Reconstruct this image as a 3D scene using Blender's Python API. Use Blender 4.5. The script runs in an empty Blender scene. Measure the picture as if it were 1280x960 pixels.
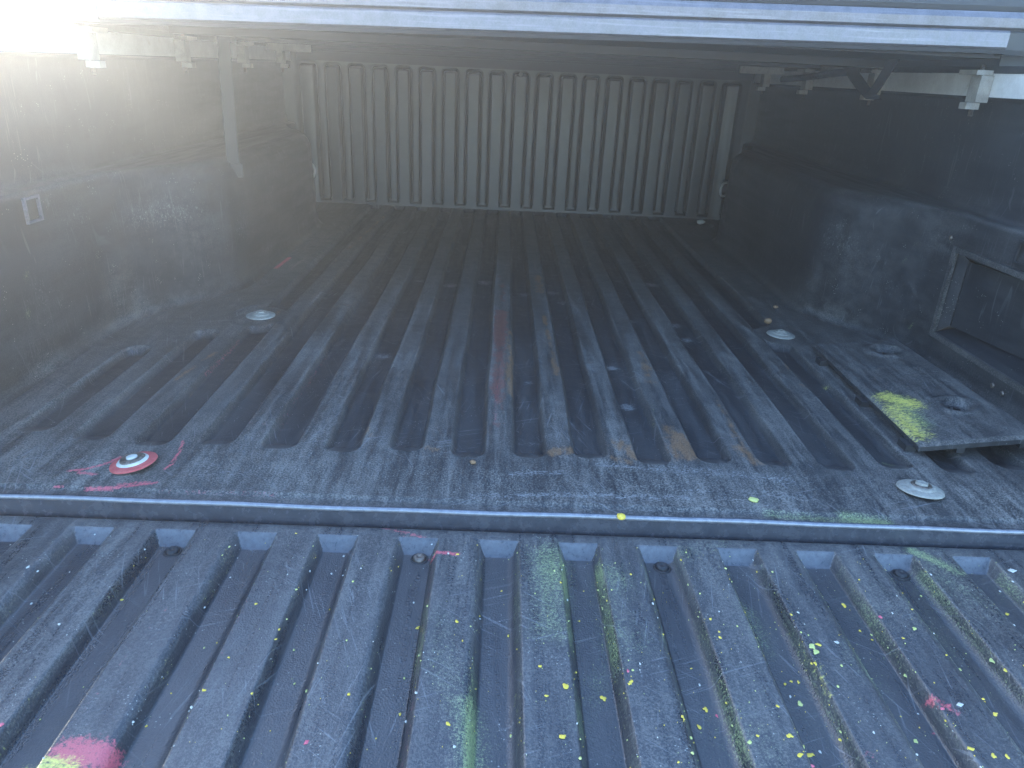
import bpy, bmesh, math, random
import numpy as np
from mathutils import Matrix, Vector

random.seed(7)
rng = np.random.default_rng(11)
sc = bpy.context.scene
col = sc.collection

# ------------------------------------------------------------------ camera
FPX, PITCH, ROLL, YAW = 921.6, 0.4042, 0.0482, 0.0241
CAM = np.array([0.0, -0.7481, 0.4892])
_f = np.array([math.sin(YAW) * math.cos(PITCH), math.cos(YAW) * math.cos(PITCH), -math.sin(PITCH)])
_r = np.array([math.cos(YAW), -math.sin(YAW), 0.0])
_u = np.cross(_r, _f)
RT = _r * math.cos(ROLL) + _u * math.sin(ROLL)
UP = -_r * math.sin(ROLL) + _u * math.cos(ROLL)
FW = _f
cam_d = bpy.data.cameras.new('camera')
cam_d.sensor_width = 36.0
cam_d.sensor_fit = 'HORIZONTAL'
cam_d.lens = 36.0 * FPX / 1280.0
cam_d.clip_start = 0.01
cam_d.clip_end = 5000
cam = bpy.data.objects.new('camera', cam_d)
col.objects.link(cam)
M = Matrix.Identity(4)
for i in range(3):
    M[i][0], M[i][1], M[i][2], M[i][3] = RT[i], UP[i], -FW[i], CAM[i]
cam.matrix_world = M
sc.camera = cam


def at(px, py, axis, c):
    """photo pixel -> point where its ray meets the plane coordinate[axis] = c"""
    d = FW + RT * (px - 640) / FPX - UP * (py - 480) / FPX
    return CAM + d * ((c - CAM[axis]) / d[axis])


# ------------------------------------------------------------------ light
SUN_EL, SUN_AZ = math.radians(14.5), math.radians(-42)      # azimuth from +Y towards +X
w = bpy.data.worlds.new('World')
sc.world = w
w.use_nodes = True
wn = w.node_tree.nodes
sky = wn.new('ShaderNodeTexSky')
sky.sky_type = 'NISHITA'
sky.sun_disc = False
sky.sun_elevation = SUN_EL
sky.sun_rotation = SUN_AZ
sky.air_density = 1.0
sky.ozone_density = 3.0
sky.dust_density = 1.0
w.node_tree.links.new(sky.outputs[0], wn['Background'].inputs[0])
wn['Background'].inputs[1].default_value = 0.15
sd = Vector((math.sin(SUN_AZ) * math.cos(SUN_EL), math.cos(SUN_AZ) * math.cos(SUN_EL), math.sin(SUN_EL)))
sun_d = bpy.data.lights.new('sun', 'SUN')
sun_d.energy = 5.0
sun_d.angle = math.radians(0.5)
sun_d.color = (1.0, 0.93, 0.82)
sun = bpy.data.objects.new('sun', sun_d)
col.objects.link(sun)
sun.rotation_euler = sd.to_track_quat('Z', 'Y').to_euler()
sun.location = sd * 20
vs = sc.view_settings
vs.view_transform = 'Standard'
vs.look = 'None'
vs.exposure = 3.1
vs.gamma = 1.0
sc.cycles.max_bounces = 5
sc.cycles.diffuse_bounces = 3
sc.cycles.glossy_bounces = 3
sc.cycles.volume_bounces = 0

HAZE_D = 0.030

# ------------------------------------------------------------------ dimensions (metres)
XC = 0.055            # bed centre line
L = 2.06              # bed length, lip to bulkhead
P = 0.0864            # floor rib pitch
X0 = 0.0075           # one floor rib centre
BP, BX = 0.0828, -0.3661
TP, TX, TZ = 0.0937, 0.0107, -0.02
HW = 0.785            # half width at the floor


# ------------------------------------------------------------------ materials
def mat(name):
    m = bpy.data.materials.new(name)
    m.use_nodes = True
    return m, m.node_tree.nodes, m.node_tree.links, m.node_tree.nodes['Principled BSDF']


class NB:
    """small helper for node graphs"""
    def __init__(s, name):
        s.m, s.n, s.l, s.b = mat(name)
        g = s.n.new('ShaderNodeNewGeometry')
        s.pos = g.outputs['Position']

    def val(s, x, sock):
        if isinstance(x, (int, float)):
            sock.default_value = x
        elif isinstance(x, tuple):
            sock.default_value = x if len(x) == len(sock.default_value) else x + (1.0,)
        else:
            s.l.new(x, sock)

    def math(s, op, a, b=0.0, c=0.0, clamp=False):
        n = s.n.new('ShaderNodeMath')
        n.operation = op
        n.use_clamp = clamp
        s.val(a, n.inputs[0]); s.val(b, n.inputs[1]); s.val(c, n.inputs[2])
        return n.outputs[0]

    def noise(s, scale, detail=4, rough=0.55, stretch=None, off=(0, 0, 0), dist=0.0, rot=0.0):
        mp = s.n.new('ShaderNodeMapping')
        s.l.new(s.pos, mp.inputs[0])
        mp.inputs['Location'].default_value = off
        mp.inputs['Rotation'].default_value = (0, 0, rot)
        if rot:
            mp.vector_type = 'TEXTURE'      # turn first, stretch after
            mp.inputs['Scale'].default_value = tuple(1 / q for q in stretch)
        else:
            mp.inputs['Scale'].default_value = stretch or (1, 1, 1)
        n = s.n.new('ShaderNodeTexNoise')
        s.l.new(mp.outputs[0], n.inputs['Vector'])
        n.inputs['Scale'].default_value = scale
        n.inputs['Detail'].default_value = detail
        n.inputs['Roughness'].default_value = rough
        n.inputs['Distortion'].default_value = dist
        return n.outputs[0]

    def ramp(s, x, lo, hi, a=0.0, b=1.0):
        n = s.n.new('ShaderNodeMapRange')
        n.interpolation_type = 'SMOOTHSTEP'
        s.val(x, n.inputs[0])
        for i, v in enumerate((lo, hi, a, b)):
            s.val(v, n.inputs[i + 1])
        return n.outputs[0]

    def attr(s, name):
        n = s.n.new('ShaderNodeAttribute')
        n.attribute_name = name
        return n.outputs['Fac']

    def mix(s, f, a, b):
        n = s.n.new('ShaderNodeMix')
        n.data_type = 'RGBA'
        s.val(f, n.inputs[0]); s.val(a, n.inputs[6]); s.val(b, n.inputs[7])
        return n.outputs[2]

    def vor(s, scale, feature='F1', rnd=1.0, off=(0, 0, 0)):
        mp = s.n.new('ShaderNodeMapping')
        s.l.new(s.pos, mp.inputs[0])
        mp.inputs['Location'].default_value = off
        n = s.n.new('ShaderNodeTexVoronoi')
        s.l.new(mp.outputs[0], n.inputs['Vector'])
        n.feature = feature
        n.inputs['Scale'].default_value = scale
        n.inputs['Randomness'].default_value = rnd
        return n

    def bump(s, h, dist, strength=1.0, prev=None):
        n = s.n.new('ShaderNodeBump')
        n.inputs['Distance'].default_value = dist
        n.inputs['Strength'].default_value = strength
        s.l.new(h, n.inputs['Height'])
        if prev is not None:
            s.l.new(prev, n.inputs['Normal'])
        return n.outputs[0]


def liner_material(name, base=(0.020, 0.022, 0.027), grain=700.0, rough=0.5, scuff=1.0, dusty=0.0, lump=.35, spec=.5, fineb=.55, grit=.22, metal=0.0):
    b = NB(name)
    big = b.noise(5, 2, 0.6)
    mid = b.noise(38, 4, 0.65)
    fine = b.noise(430, 2, 0.75)
    micro = b.noise(1500, 1, 0.7)
    streak = b.noise(1.0, 3, 0.65, stretch=(70, 5, 45), off=(2, 5, 1), dist=.3)
    c = b.mix(b.ramp(streak, 0.3, 0.7), base, tuple(x * 1.35 for x in base))
    # dry dust film, attribute driven plus broad cloudiness
    dust = b.attr('dust')
    film = b.math('MULTIPLY', b.ramp(b.math('ADD', b.math('MULTIPLY', big, 0.6), b.math('MULTIPLY', streak, 0.5)), 0.42, 0.80), 0.10 + dusty)
    film = b.math('ADD', film, b.math('MULTIPLY', dust, b.ramp(b.math('ADD', b.math('ADD', b.math('MULTIPLY', mid, .16), b.math('MULTIPLY', streak, .24)), b.math('ADD', b.math('MULTIPLY', fine, .50), b.math('MULTIPLY', micro, grit))), 0.49 + .5 * (grit - .22), 0.68 + .5 * (grit - .22))), clamp=True)
    c = b.mix(b.math('MULTIPLY', film, 0.85), c, (0.27, 0.25, 0.225))
    # fine scratches in several directions
    for k, (rot, sx, sy, off) in enumerate(((0.35, 5, 170, 0.3), (1.35, 5, 190, 3), (-0.6, 6, 170, 12), (-1.2, 6, 150, 5))):
        s1 = b.noise(1.0, 1, 0.5, stretch=(sx * 2.2, sy * 2.2, 12), off=(off, off * 1.7, 0), rot=rot, dist=0.9)
        gate = b.ramp(b.noise(7, 1, 0.5, off=(off * 2.1, 1.3, off)), 0.48, 0.66)
        m_ = b.math('MULTIPLY', b.ramp(s1, 0.665, 0.72), b.math('MULTIPLY', gate, 0.45 * scuff))
        c = b.mix(m_, c, (0.22, 0.22, 0.23))
    # chalky white scuffs (attribute)
    ch = b.attr('chalk')
    cn = b.noise(75, 4, 0.75, stretch=(1.0, 2.4, 1), dist=2.4, off=(5, 2, 0))
    cm = b.ramp(b.math('ADD', b.math('ADD', b.math('MULTIPLY', ch, 0.36), b.math('MULTIPLY', fine, .35)), b.math('MULTIPLY', cn, 1.25)), 1.06, 1.30)
    c = b.mix(b.math('MULTIPLY', b.math('MULTIPLY', cm, b.ramp(ch, 0.02, .2)), 0.6), c, (0.33, 0.33, 0.33))
    # rust-orange dirt
    ru = b.attr('rust')
    rn = b.noise(90, 4, 0.75, stretch=(1.4, 0.55, 1), off=(9, 4, 0))
    rm = b.ramp(b.math('ADD', b.math('ADD', b.math('MULTIPLY', ru, 0.42), b.math('MULTIPLY', fine, .3)), rn), 0.92, 1.22)
    c = b.mix(b.math('MULTIPLY', b.math('MULTIPLY', rm, b.ramp(ru, 0.02, .2)), .62), c, b.mix(b.ramp(fine, .3, .7), (0.17, 0.075, 0.03), (0.30, 0.17, 0.08)))
    # dull red paint
    re = b.attr('redp')
    rm = b.ramp(b.math('ADD', b.math('MULTIPLY', re, 0.6), b.noise(45, 4, 0.75, stretch=(1.3, .7, 1), off=(2, 8, 0))), 0.86, 1.06)
    c = b.mix(b.math('MULTIPLY', b.math('MULTIPLY', rm, b.ramp(re, 0.02, .2)), 0.75), c, b.mix(b.ramp(fine, .35, .65), (0.10, 0.045, 0.04), (0.23, 0.075, 0.06)))
    # pink marking paint, rubbed thin
    pk = b.attr('pink')
    pm = b.ramp(b.math('ADD', b.math('MULTIPLY', pk, 0.6), b.math('MULTIPLY', b.math('ADD', b.noise(240, 3, 0.8, off=(1, 3, 0)), b.math('MULTIPLY', fine, .5)), .8)), 0.93, 1.18)
    c = b.mix(b.math('MULTIPLY', b.math('MULTIPLY', pm, b.ramp(pk, .02, .2)), 0.75), c, (0.70, 0.12, 0.15))
    # yellow-green overspray, a mist of droplets
    gr = b.attr('green')
    gm = b.ramp(b.math('ADD', b.math('MULTIPLY', gr, 0.42), b.math('ADD', b.math('MULTIPLY', micro, .6), b.math('MULTIPLY', fine, .6))), 0.81, 1.09)
    c = b.mix(b.math('MULTIPLY', b.math('MULTIPLY', gm, b.ramp(gr, .02, .2)), 0.6), c, (0.42, 0.50, 0.20))
    yl = b.attr('yellow')
    ym = b.ramp(b.math('ADD', b.math('ADD', b.math('MULTIPLY', yl, 0.46), b.math('MULTIPLY', fine, .55)), b.noise(150, 3, 0.75, stretch=(.8, 1.8, 1), off=(4, 4, 0))), 1.0, 1.42)
    c = b.mix(b.math('MULTIPLY', b.math('MULTIPLY', ym, b.ramp(yl, .02, .2)), 0.92), c, (0.72, 0.64, 0.14))
    # sparse pale specks
    v = b.vor(230)
    sp = b.math('MULTIPLY', b.math('LESS_THAN', v.outputs['Distance'], 0.16), b.ramp(b.noise(30, 1, .6, off=(7, 7, 7)), .60, .68))
    c = b.mix(b.math('MULTIPLY', sp, 0.6), c, (0.42, 0.42, 0.38))
    b.l.new(c, b.b.inputs['Base Color'])
    r = b.math('ADD', b.math('MULTIPLY', film, 0.22), b.ramp(streak, .3, .75, rough - .06, rough + .08), clamp=True)
    b.l.new(r, b.b.inputs['Roughness'])
    b.b.inputs['Specular IOR Level'].default_value = spec
    b.b.inputs['IOR'].default_value = 1.5
    vg = b.vor(grain)
    h = b.math('ADD', b.math('MULTIPLY', vg.outputs['Distance'], 0.7), b.math('MULTIPLY', fine, 0.9))
    n1 = b.bump(h, 0.0007, fineb)
    n2 = b.bump(b.noise(28, 1, 0.6), 0.004, lump, n1)
    b.l.new(n2, b.b.inputs['Normal'])
    b.b.inputs['Metallic'].default_value = metal
    return b.m


LINER = liner_material('liner_plastic', scuff=1.0)
TAILMAT = liner_material('tailgate_plastic', base=(0.018, 0.020, 0.027), grain=520, rough=0.31, scuff=1.0, dusty=0.04, lump=.2, spec=.75, grit=.34)
WALLMAT = liner_material('wall_plastic', base=(0.018, 0.020, 0.025), grain=900, rough=0.42, scuff=0.45, fineb=.22, lump=.2)


def simple(name, c1, c2, rough, metal=0.0, scale=60, bumpd=0.0004, spots=None, scratch=0.0):
    b = NB(name)
    n1 = b.noise(scale, 6, 0.65)
    n2 = b.noise(scale * 9, 4, 0.7)
    f = b.ramp(b.math('ADD', b.math('MULTIPLY', n1, .7), b.math('MULTIPLY', n2, .4)), .35, .75)
    c = b.mix(f, c1, c2)
    if spots:
        c = b.mix(b.ramp(b.noise(scale * 2.3, 6, .75, off=(3, 1, 2)), .60, .68), c, spots)
    if scratch:
        s = b.noise(1, 4, .6, stretch=(6, 220, 220))
        c = b.mix(b.math('MULTIPLY', b.ramp(s, .52, .66), scratch), c, tuple(min(1, x * 1.7) for x in c2))
    b.l.new(c, b.b.inputs['Base Color'])
    b.l.new(b.ramp(n1, .3, .7, max(0.05, rough - .08), rough + .12), b.b.inputs['Roughness'])
    b.b.inputs['Metallic'].default_value = metal
    b.l.new(b.bump(n2, bumpd, .6), b.b.inputs['Normal'])
    return b.m


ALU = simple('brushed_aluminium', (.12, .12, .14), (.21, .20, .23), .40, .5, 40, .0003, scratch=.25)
BULKMAT = simple('bulkhead_plastic', (.072, .071, .072), (.084, .083, .084), .38, .2, 30, .00008)
for _l in list(BULKMAT.node_tree.links):
    if _l.to_socket.name in ('Roughness', 'Normal'):
        BULKMAT.node_tree.links.remove(_l)
BULKMAT.node_tree.nodes['Principled BSDF'].inputs['Roughness'].default_value = .38
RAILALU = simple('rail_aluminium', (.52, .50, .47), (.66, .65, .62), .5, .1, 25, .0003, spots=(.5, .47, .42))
CLAMP = simple('clamp_metal', (.24, .22, .19), (.40, .37, .32), .5, .2, 60, .0006, spots=(.16, .13, .10))
ZINC = simple('zinc_washer', (.24, .23, .20), (.40, .39, .35), .58, .2, 180, .0008, spots=(.13, .10, .07))
STEELDK = simple('worn_steel', (.10, .08, .07), (.32, .27, .23), .45, .8, 260, .0005, spots=(.20, .09, .04))
BLACK = simple('black_plastic', (.018, .019, .023), (.030, .031, .036), .5, 0, 90, .0004)
VINYL = simple('black_vinyl', (.020, .021, .026), (.034, .035, .042), .6, 0, 300, .0006)
WEB = simple('grey_webbing', (.035, .035, .035), (.06, .06, .058), .8, 0, 400, .0006)
LIP = simple('painted_lip', (.045, .05, .065), (.08, .085, .105), .22, .3, 45, .0002, scratch=.10)
EDGE = simple('lip_highlight_metal', (.19, .20, .23), (.33, .34, .38), .36, .5, 90, .0004, spots=(.10, .11, .14))  # pale metal tone paints the sky highlight along the lip
RAMP = simple('skylit_ramp_plastic', (.070, .075, .090), (.130, .138, .160), .33, 0, 160, .0004, spots=(.04, .044, .055))  # paler than the tailgate: sky light on the ramps put into the colour
REDP = simple('red_paint', (.42, .05, .06), (.56, .13, .12), .6, 0, 120, .0006, spots=(.36, .30, .27))
YELP = simple('yellow_paint', (.72, .50, .05), (.82, .62, .10), .5, 0, 200, .0004)
LIMEP = simple('lime_paint', (.52, .55, .16), (.62, .63, .25), .55, 0, 200, .0004)
PINKP = simple('pink_paint', (.62, .09, .15), (.72, .18, .22), .5, 0, 200, .0004)
PALEP = simple('pale_paint', (.45, .46, .42), (.62, .61, .55), .6, 0, 200, .0004)
MUD = simple('dried_mud', (.22, .12, .06), (.34, .22, .13), .9, 0, 150, .001)
CONC = simple('concrete', (.30, .28, .25), (.42, .40, .36), .9, 0, 3, .002)


# ------------------------------------------------------------------ object helpers
def link(o, parent=None):
    col.objects.link(o)
    if parent is not None:
        o.parent = parent
    return o


def empty(name, loc, label=None, cat=None, group=None, parent=None):
    o = bpy.data.objects.new(name, None)
    o.empty_display_size = 0.05
    link(o, parent)
    o.location = loc
    if label:
        o['label'] = label
        o['category'] = cat
    if group:
        o['group'] = group
    return o


def mesh_obj(name, verts, faces, m, parent=None, smooth=True, attrs=None, normals=None):
    me = bpy.data.meshes.new(name)
    me.from_pydata([tuple(map(float, v)) for v in verts], [], [tuple(map(int, f)) for f in faces])
    if attrs:
        for k, a in attrs.items():
            at_ = me.attributes.new(k, 'FLOAT', 'POINT')
            at_.data.foreach_set('value', np.asarray(a, np.float32))
    me.polygons.foreach_set('use_smooth', np.full(len(me.polygons), smooth))
    me.materials.append(m)
    me.update()
    if normals is not None:
        me.normals_split_custom_set_from_vertices([tuple(map(float, n)) for n in normals])
    o = bpy.data.objects.new(name, me)
    link(o, parent)
    return o


def grid_parts(Pnt, labels, names, m, parent, attrs, flip=False, origin=(0, 0, 0)):
    """Pnt (ny,nx,3) vertex grid; labels (ny-1,nx-1) int per cell. One object per label, cut from one
    continuous surface (shared normals).  labels<0 are skipped."""
    ny, nx, _ = Pnt.shape
    du = np.gradient(Pnt, axis=1)
    dv = np.gradient(Pnt, axis=0)
    N = np.cross(du, dv)
    N /= np.linalg.norm(N, axis=2, keepdims=True) + 1e-12
    if flip:
        N = -N
    idx = np.arange(ny * nx).reshape(ny, nx)
    quads = np.stack([idx[:-1, :-1], idx[:-1, 1:], idx[1:, 1:], idx[1:, :-1]], -1)
    if flip:
        quads = quads[..., ::-1]
    V = Pnt.reshape(-1, 3) - np.asarray(origin)
    N = N.reshape(-1, 3)
    out = {}
    for lb in np.unique(labels):
        if lb < 0:
            continue
        q = quads[labels == lb]
        used, inv = np.unique(q, return_inverse=True)
        f = inv.reshape(-1, 4)
        a = {k: v.reshape(-1)[used] for k, v in attrs.items()} if attrs else None
        out[int(lb)] = mesh_obj(names(int(lb)), V[used], f, m, parent(int(lb)), True, a, N[used])
    return out


def bm_obj(name, bm, m, parent=None, smooth=False, bevel=0.0):
    if bevel:
        bmesh.ops.bevel(bm, geom=[e for e in bm.edges if len(e.link_faces) == 2 and e.calc_face_angle(0) > 0.6],
                        offset=bevel, segments=2, affect='EDGES', profile=0.6)
    bmesh.ops.recalc_face_normals(bm, faces=bm.faces)
    me = bpy.data.meshes.new(name)
    bm.to_mesh(me)
    bm.free()
    me.polygons.foreach_set('use_smooth', np.full(len(me.polygons), smooth))
    me.materials.append(m)
    o = bpy.data.objects.new(name, me)
    return link(o, parent)


def box(bm, lo, hi, mtx=None):
    v = [bm.verts.new((x, y, z)) for x in (lo[0], hi[0]) for y in (lo[1], hi[1]) for z in (lo[2], hi[2])]
    for f in ((0, 1, 3, 2), (4, 6, 7, 5), (0, 4, 5, 1), (2, 3, 7, 6), (0, 2, 6, 4), (1, 5, 7, 3)):
        bm.faces.new([v[i] for i in f])
    if mtx is not None:
        bmesh.ops.transform(bm, matrix=mtx, verts=v)
    return v


def box_obj(name, lo, hi, m, parent=None, bevel=0.002, mtx=None):
    bm = bmesh.new()
    box(bm, lo, hi, mtx)
    return bm_obj(name, bm, m, parent, False, bevel)


def sweep_x(name, prof, x0, x1, m, parent, n=2, zoff=None, smooth=True):
    """profile of (y,z) swept along x, with end caps"""
    xs = np.linspace(x0, x1, n)
    k = len(prof)
    V, F = [], []
    for x in xs:
        dz = zoff(x) if zoff else 0
        V += [(x, p[0], p[1] + dz) for p in prof]
    for i in range(n - 1):
        for j in range(k):
            F.append((i * k + j, i * k + (j + 1) % k, (i + 1) * k + (j + 1) % k, (i + 1) * k + j))
    F.append(tuple(range(k)))
    F.append(tuple(range((n - 1) * k, n * k))[::-1])
    o = mesh_obj(name, V, F, m, parent, False)
    bm = bmesh.new(); bm.from_mesh(o.data)
    bmesh.ops.recalc_face_normals(bm, faces=bm.faces)
    bm.to_mesh(o.data); bm.free()
    return o


def lathe(name, prof, m, parent=None, seg=40, smooth=True, wob=0.0):
    V, F = [], []
    for i in range(seg):
        a = 2 * math.pi * i / seg
        s = 1 + wob * math.sin(3 * a + 1) + wob * .6 * math.sin(5 * a)
        V += [(r * s * math.cos(a), r * s * math.sin(a), z) for r, z in prof]
    k = len(prof)
    for i in range(seg):
        for j in range(k - 1):
            F.append((i * k + j, ((i + 1) % seg) * k + j, ((i + 1) % seg) * k + j + 1, i * k + j + 1))
    o = mesh_obj(name, V, F, m, parent, smooth)
    bm = bmesh.new(); bm.from_mesh(o.data)
    bmesh.ops.remove_doubles(bm, verts=bm.verts, dist=1e-6)
    bmesh.ops.recalc_face_normals(bm, faces=bm.faces)
    bm.to_mesh(o.data); bm.free()
    return o


def tube(name, pts, r, m, parent=None, seg=10, close=False):
    pts = [Vector(p) for p in pts]
    V, F = [], []
    n = len(pts)
    for i, p in enumerate(pts):
        t = (pts[min(i + 1, n - 1)] - pts[max(i - 1, 0)]).normalized()
        a = t.orthogonal().normalized() if i == 0 else (a - t * a.dot(t)).normalized()
        b_ = t.cross(a)
        V += [p + (a * math.cos(2 * math.pi * j / seg) + b_ * math.sin(2 * math.pi * j / seg)) * r for j in range(seg)]
    for i in range(n - 1):
        for j in range(seg):
            F.append((i * seg + j, i * seg + (j + 1) % seg, (i + 1) * seg + (j + 1) % seg, (i + 1) * seg + j))
    F.append(tuple(range(seg))[::-1]); F.append(tuple(range((n - 1) * seg, n * seg)))
    return mesh_obj(name, V, F, m, parent, True)


def ribbon(name, pts, width_dir, width, thick, m, parent=None):
    """flat strap along pts"""
    pts = [Vector(p) for p in pts]; wd = Vector(width_dir).normalized()
    V, F = [], []
    n = len(pts)
    for i, p in enumerate(pts):
        t = (pts[min(i + 1, n - 1)] - pts[max(i - 1, 0)]).normalized()
        nn = t.cross(wd).normalized()
        for a, b_ in ((-1, -1), (1, -1), (1, 1), (-1, 1)):
            V.append(p + wd * (a * width / 2) + nn * (b_ * thick / 2))
    for i in range(n - 1):
        for j in range(4):
            F.append((i * 4 + j, i * 4 + (j + 1) % 4, (i + 1) * 4 + (j + 1) % 4, (i + 1) * 4 + j))
    F.append((3, 2, 1, 0)); F.append(tuple(range((n - 1) * 4, n * 4)))
    return mesh_obj(name, V, F, m, parent, False)


def sstep(x):
    x = np.clip(x, 0, 1)
    return x * x * (3 - 2 * x)


def vnoise(x, y, seed=0):
    """cheap smooth value noise"""
    r = np.random.default_rng(seed).random((64, 64))
    xi, yi = np.floor(x).astype(int), np.floor(y).astype(int)
    fx, fy = sstep(x - xi), sstep(y - yi)
    g = lambda a, b_: r[a % 64, b_ % 64]
    return (g(xi, yi) * (1 - fx) + g(xi + 1, yi) * fx) * (1 - fy) + (g(xi, yi + 1) * (1 - fx) + g(xi + 1, yi + 1) * fx) * fy


def rbox_sd(x, y, cx, hx, y0, y1, r):
    qx = np.abs(x - cx) - (hx - r)
    qy = np.abs(y - (y0 + y1) / 2) - ((y1 - y0) / 2 - r)
    return np.hypot(np.maximum(qx, 0), np.maximum(qy, 0)) + np.minimum(np.maximum(qx, qy), 0) - r


def stroke(X, Y, pts, width, plane, soft=1.0):
    """soft mask along a polyline given in photo pixels lying on z = plane; width in metres"""
    q = [at(px, py, 2, plane)[:2] for px, py in pts]
    best = np.full(X.shape, 9.0)
    if len(q) == 1:
        q = [q[0], q[0] + 1e-6]
    for a, b_ in zip(q[:-1], q[1:]):
        d = b_ - a
        t = np.clip(((X - a[0]) * d[0] + (Y - a[1]) * d[1]) / (d @ d + 1e-12), 0, 1)
        best = np.minimum(best, np.hypot(X - a[0] - t * d[0], Y - a[1] - t * d[1]))
    return 1 - sstep(best / width)


# ------------------------------------------------------------------ ground the truck stands on, unseen, added for warm bounce light
g = mesh_obj('ground', [(-15, -15, -.88), (15, -15, -.88), (15, 15, -.88), (-15, 15, -.88)], [(0, 1, 2, 3)], CONC, None, False)
g['kind'] = 'structure'

# ------------------------------------------------------------------ pickup bed
BED = empty('pickup_bed', (XC, 0, 0), 'open pickup truck bed with black ribbed plastic liner and lowered tailgate', 'truck bed')
OFF = -np.array([XC, 0, 0])

# --- floor liner: one moulded sheet, ribs cut out as their own parts
D = 0.013


def half_at(y):
    """inner half width of the side liner along the bed (wheel arch bulge)"""
    y = np.asarray(y, float)
    ys = [0, .60, .66, .74, .82, .89, .95, 1.58, 1.66, 1.74, 1.82, 1.90, L + .1]
    hs = [HW, HW, HW - .012, HW - .05, HW - .105, HW - .138, HW - .145, HW - .145, HW - .135, HW - .10, HW - .04, HW, HW]
    return np.interp(y, ys, hs)


xs = []
x = XC - HW - .02
while x < XC + HW + .02:
    ph = abs(((x - X0) / P + .5) % 1 - .5) * P
    xs.append(x)
    x += .0016 if .014 < ph < .030 else .0042
xs = np.array(xs)
ys = np.concatenate([np.arange(0.0095, .23, .0026), np.arange(.23, L - .02, .0085), [L - .018, L - .014, L - .009, L - .004, L + .01]])
X, Y = np.meshgrid(xs, ys)
Z = np.zeros_like(X)
in_groove = np.zeros_like(X)
wob = (vnoise(X * 9, Y * 5, 2) - .5) * .004
rib_edges = []
for k in range(-9, 10):
    gx = X0 + (k + .5) * P
    rel = abs(gx - XC)
    if rel > .735:
        continue
    y0 = .142 + .006 * math.sin(k * 2.3)
    y1 = L - .016 if rel < .575 else (.60 if rel < .66 else .50)
    if rel < .735 and rel > .66:
        y0 += .02
    s = rbox_sd(X + wob, Y, gx, .0258, y0, y1, .0215)
    dep = np.minimum(sstep(-s / .0085), np.clip((Y - y0) / .036, 0, 1) * 1.0)
    Z = np.minimum(Z, -D * dep)
    in_groove = np.maximum(in_groove, (s < -.002))
# flat pads round the far bolts
BOLTS = [at(167, 580, 2, 0), at(1150, 613, 2, 0), at(326, 394, 2, 0), at(976, 418, 2, 0)]
for bpt in BOLTS[2:]:
    r = np.hypot(X - bpt[0], (Y - bpt[1]) * .8)
    t = sstep((.062 - r) / .012)
    Z = Z * (1 - t) + (-.002) * t
# dark corner dimple by the bulkhead, gentle sag and waviness
c = at(876, 281, 2, 0)
Z -= .006 * sstep((.05 - np.hypot(X - c[0], Y - c[1])) / .02)
Z += .0016 * (vnoise(X * 4 + 3, Y * 3, 5) - .5) + .0007 * (vnoise(X * 22, Y * 14, 6) - .5)
# slight down-step just before the lip
Z -= .0035 * sstep((.030 - Y) / .006)

ridge = 1 - np.clip(-Z / D, 0, 1)
n1 = vnoise(X * 14, Y * 6, 9); n2 = vnoise(X * 40, Y * 22, 10)
A = {}
A['dust'] = np.clip(.05 + .62 * ridge * (.45 + .8 * n1) * sstep((2.0 - Y) / 1.0 + .3) + .25 * sstep((.13 - Y) / .05) * n2
                    + .08 * sstep((Y - (L - .06)) / .04), 0, 1)
edge = np.exp(-((np.abs(np.gradient(Z, axis=1) / np.gradient(X, axis=1)) - .25) / .35) ** 2) * (ridge > .75)
A['dust'] = np.clip(A['dust'] + .35 * edge * n2, 0, 1)
ch = np.zeros_like(X)
for pts, wd, am in (([(805, 585), (890, 590), (985, 600)], .022, .75), ([(640, 592), (700, 590)], .012, .85),
                    ([(590, 620), (700, 618), (860, 622)], .012, .8), ([(850, 612), (1010, 622)], .02, .6),
                    ([(745, 580), (800, 584)], .010, .8), ([(240, 590), (330, 592)], .02, .5),
                    ([(1120, 560), (1150, 575)], .008, .7), ([(60, 590), (130, 575)], .03, .45),
                    ([(880, 615), (960, 632)], .02, .6), ([(650, 545), (690, 545)], .012, .6)):
    ch = np.maximum(ch, am * stroke(X, Y, pts, wd * 1.5, 0))
for px, py, wd, am in ((478, 437, .035, .8), (660, 470, .02, .8), (705, 372, .045, .72), (735, 420, .035, .72), (785, 500, .03, .9), (765, 452, .03, .9),
                       (525, 345, .04, .7), (565, 350, .05, .75), (605, 347, .05, .75), (655, 362, .04, .7), (815, 350, .05, .8), (845, 400, .04, .8),
                       (860, 418, .035, .8), (290, 353, .05, 1.0), (265, 362, .04, .8), (395, 362, .035, .8), (345, 352, .03, 1.0), (930, 355, .04, .5),
                       (345, 383, .04, .7), (735, 345, .06, .5), (790, 395, .04, .7), (690, 360, .05, .7), (550, 440, .03, .5), (405, 262, .05, .9), (420, 280, .05, .6),
                       (500, 380, .03, .5), (430, 500, .02, .5), (590, 440, .03, .45), (830, 470, .03, .45), (900, 470, .03, .5)):
    ch = np.maximum(ch, 1.25 * am * stroke(X, Y, [(px, py)], wd, 0) * (.5 + .5 * (1 - ridge)))
band = sstep((Y - .25) / .25) * sstep((1.45 - Y) / .4)
ch = np.maximum(ch, (1 - ridge) * band * sstep((vnoise(X * 13 + 5, Y * 16, 91) - .58) / .25) * .48 + ridge * band * sstep((vnoise(X * 20, Y * 7, 92) - .6) / .2) * .4)
A['chalk'] = ch * 1.15
ru = np.zeros_like(X)
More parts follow.
